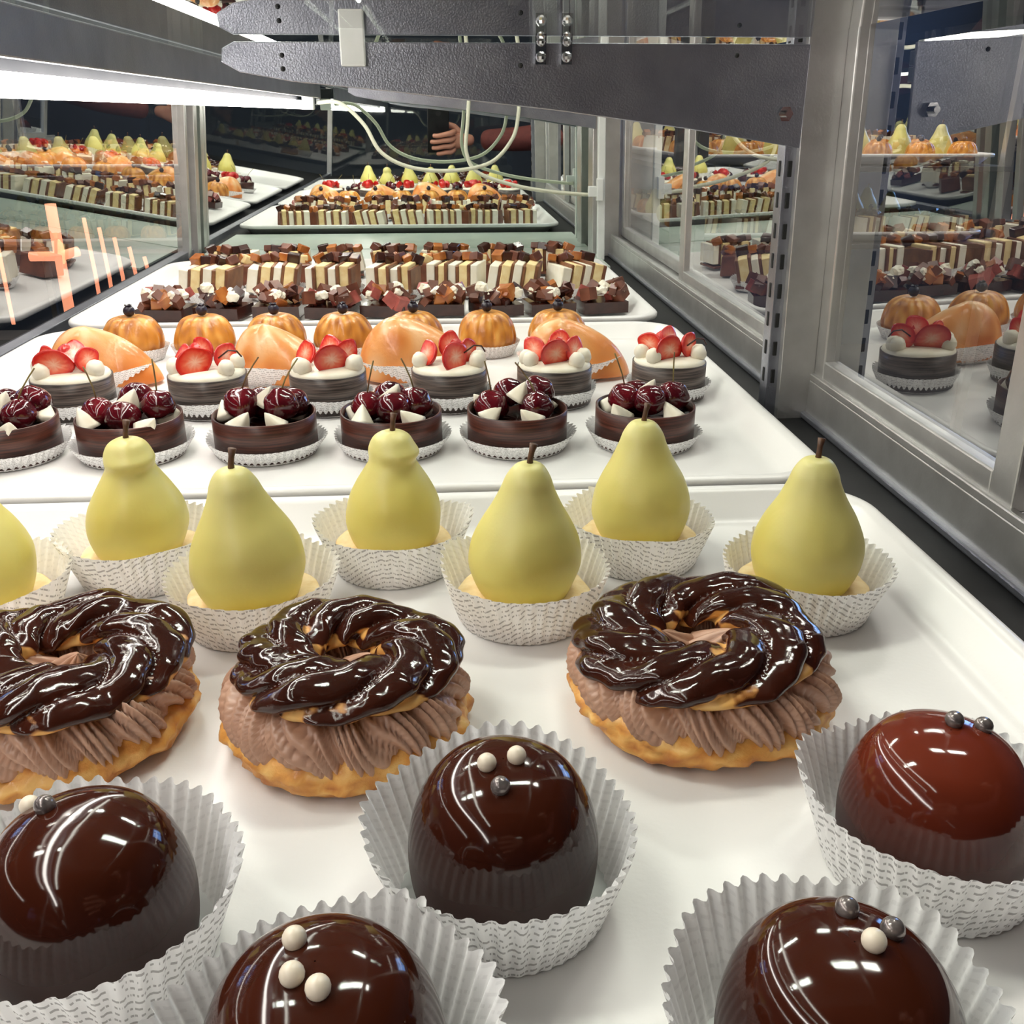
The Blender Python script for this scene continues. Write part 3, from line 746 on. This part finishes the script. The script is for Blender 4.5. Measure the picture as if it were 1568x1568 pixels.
# ------------------------------------------------------------------ camera
PITCH, YAW, H = math.radians(22.8), math.radians(4.1), .22
cd = bpy.data.cameras.new('camera'); cam = bpy.data.objects.new('camera', cd); link(cam)
cam.location = (0, 0, H); cam.rotation_euler = (pi/2-PITCH, 0, -YAW)
cd.sensor_width = 36; cd.lens = 36*1450/1568; cd.clip_start = .005; cd.clip_end = 50
sc.camera = cam

# ------------------------------------------------------------------ photographer (seen in the mirror)
def skin(name, verts, edges, radii, m, parent, lv=2):
    me = bpy.data.meshes.new(name); me.from_pydata(verts, edges, []); me.materials.append(m)
    o_ = obj(name, me, parent)
    md = o_.modifiers.new('skin', 'SKIN'); md.use_smooth_shade = True
    sv = me.skin_vertices[0].data
    for i, r in enumerate(radii):
        sv[i].radius = (r, r) if not isinstance(r, tuple) else r
        sv[i].use_root = (i == 0)
    ss = o_.modifiers.new('sub', 'SUBSURF'); ss.levels = lv; ss.render_levels = lv
    return o_
person = empty('photographer')
Rm = Euler((pi/2-PITCH, 0, -YAW)).to_matrix()
def L2W(r, u, f): return tuple(Vector((0, 0, H)) + Rm @ Vector((r, u, -f)))
wrist = Vector(L2W(.125, -.105, -.030))
V = [(.86, -.18, .02), (.83, -.17, .18), (.77, -.15, .34), (.72, -.14, .45), (.70, -.14, .52),
     (.70, .02, .43), (.58, -.03, .28), (.44, -.07, .16), (.30, -.06, .14), tuple(wrist+Vector((.02, 0, 0))),
     (.73, -.30, .43), (.80, -.36, .28), (.82, -.38, .15), (.78, -.36, -.06)]
E = [(0, 1), (1, 2), (2, 3), (3, 4), (3, 5), (5, 6), (6, 7), (7, 8), (8, 9), (3, 10), (10, 11), (11, 12), (12, 13)]
skin('shirt', V, E, [.14, .135, .145, .12, .06, .065, .056, .050, .044, .036, .065, .052, .047, .035], M['shirt'], person)
skin('trousers', [(.87, -.18, .02), (.88, -.08, -.06), (.86, -.07, -.40), (.90, -.07, -.78), (.88, -.28, -.06), (.88, -.29, -.40), (.95, -.30, -.78)], [(0, 1), (1, 2), (2, 3), (0, 4), (4, 5), (5, 6)], [.135, .09, .062, .048, .09, .062, .048], M['trouser'], person)
skin('shoe_1', [(.93, -.07, -.815), (.85, -.07, -.82), (.72, -.07, -.825)], [(0, 1), (1, 2)], [.032, .034, .024], M['hair'], person)
skin('shoe_2', [(.98, -.30, -.815), (.90, -.30, -.82), (.77, -.30, -.825)], [(0, 1), (1, 2)], [.032, .034, .024], M['hair'], person)
skin('left_hand', [(.78, -.36, -.05), (.775, -.36, -.10), (.77, -.36, -.135)], [(0, 1), (1, 2)], [(.022, .028), (.022, .036), (.018, .034)], M['skin'], person)
for k in range(4): skin('left_finger_%d' % k, [(.77, -.39+k*.020, -.135), (.765, -.39+k*.020, -.17), (.752, -.39+k*.020, -.205+.006*abs(k-1.5))], [(0, 1), (1, 2)], [.009, .0085, .007], M['skin'], person)
skin('left_thumb', [(.765, -.335, -.09), (.745, -.325, -.12), (.738, -.325, -.15)], [(0, 1), (1, 2)], [.012, .010, .008], M['skin'], person)
b_ = MB()
hc = Vector((.665, -.13, .66))
def head(u, v):
    ph = pi*(v*.996+.002); th = tau*u
    d = Vector((math.sin(ph)*math.cos(th), math.sin(ph)*math.sin(th), -math.cos(ph)))
    x = d.x*.095; y = d.y*.075*(1-.25*max(0, -d.z)); z = d.z*.115
    if d.x < -.6: x -= .020*math.exp(-((d.y/.16)**2)-((d.z+.05)/.22)**2)
    if d.x < -.5: x += .010*math.exp(-(((abs(d.y)-.38)/.16)**2)-((d.z-.15)/.14)**2)
    if d.x < -.5: x -= .006*math.exp(-((d.y/.3)**2)-((d.z+.45)/.07)**2)
    return hc+Vector((x, y, z))
b_.surf(head, 48, 40, M['skin'])
for s in (-1, 1):
    b_.ball(hc.x-.082, hc.y+s*.029, hc.z+.016, .010, M['plastic'], 12); b_.ball(hc.x-.089, hc.y+s*.029, hc.z+.016, .005, M['hair'], 10)
    b_.ball(hc.x+.01, hc.y+s*.077, hc.z-.005, .022, M['skin'], 14, 1.3)
b_.tube([(.70, -.14, .50), (.69, -.137, .56), (.68, -.133, .60)], [.056, .052, .052], M['skin'], 20)
def hairf(u, v):
    ph = pi/2*(v*1.0); th = tau*u
    d = Vector((math.cos(ph)*math.cos(th), math.cos(ph)*math.sin(th), math.sin(ph)))
    return hc+Vector((.012+d.x*.100, d.y*.083, -.02*(1-v)*(1 if d.x > 0 else -2.2)+.005+d.z*.122))
b_.surf(hairf, 40, 16, M['hair'], cap1=True); obj('head', b_.mesh('head'), person)
P = L2W
skin('palm', [P(.125, -.105, -.030), P(.100, -.098, -.022), P(.072, -.100, -.012), P(.055, -.075, -.008), P(.055, -.125, -.008)], [(0, 1), (1, 2), (2, 3), (2, 4)],
     [(.025, .022), (.026, .020), (.026, .018), (.014, .012), (.014, .012)], M['skin'], person)
for k, (du, ln) in enumerate([(-.060, .075), (-.083, .083), (-.106, .078), (-.128, .062)]):
    r0 = .060; u2 = du-.010
    skin('finger_%d' % (k+1), [P(r0, du*.85-.012, -.010), P(r0-.018, du-.002, .010), P(r0-ln*.5, du-.004+.002*k, .014), P(r0-ln*.85, u2+.002*k, .013), P(r0-ln*1.08, u2+.001*k, .008)],
         [(0, 1), (1, 2), (2, 3), (3, 4)], [.0105, .0100, .0088, .0080, .0070], M['skin'], person)
skin('thumb', [P(.082, -.085, -.026), P(.058, -.058, -.034), P(.035, -.050, -.030), P(.015, -.050, -.026)], [(0, 1), (1, 2), (2, 3)], [.014, .0115, .0105, .0085], M['skin'], person)
phone = empty('smartphone', P(0, -.060, -.009), (pi/2-PITCH, 0, -YAW))
b_ = MB(); b_.box(0, 0, 0, .074, .155, .008, M['black']); bevel(obj('body', b_.mesh('phb', False), phone), .003, 3)
b_ = MB(); b_.surf(lambda u, v: (.009*v*math.cos(tau*u), .060+.009*v*math.sin(tau*u), -.0046), 24, 2, M['slot']); obj('lens', b_.mesh('lens'), phone)

# ------------------------------------------------------------------ world
wd = bpy.data.worlds.new('world'); sc.world = wd; wd.use_nodes = True
wd.node_tree.nodes['Background'].inputs[0].default_value = (.10, .12, .15, 1); wd.node_tree.nodes['Background'].inputs[1].default_value = .3
sc.view_settings.view_transform = 'Standard'
sc.view_settings.exposure = .05
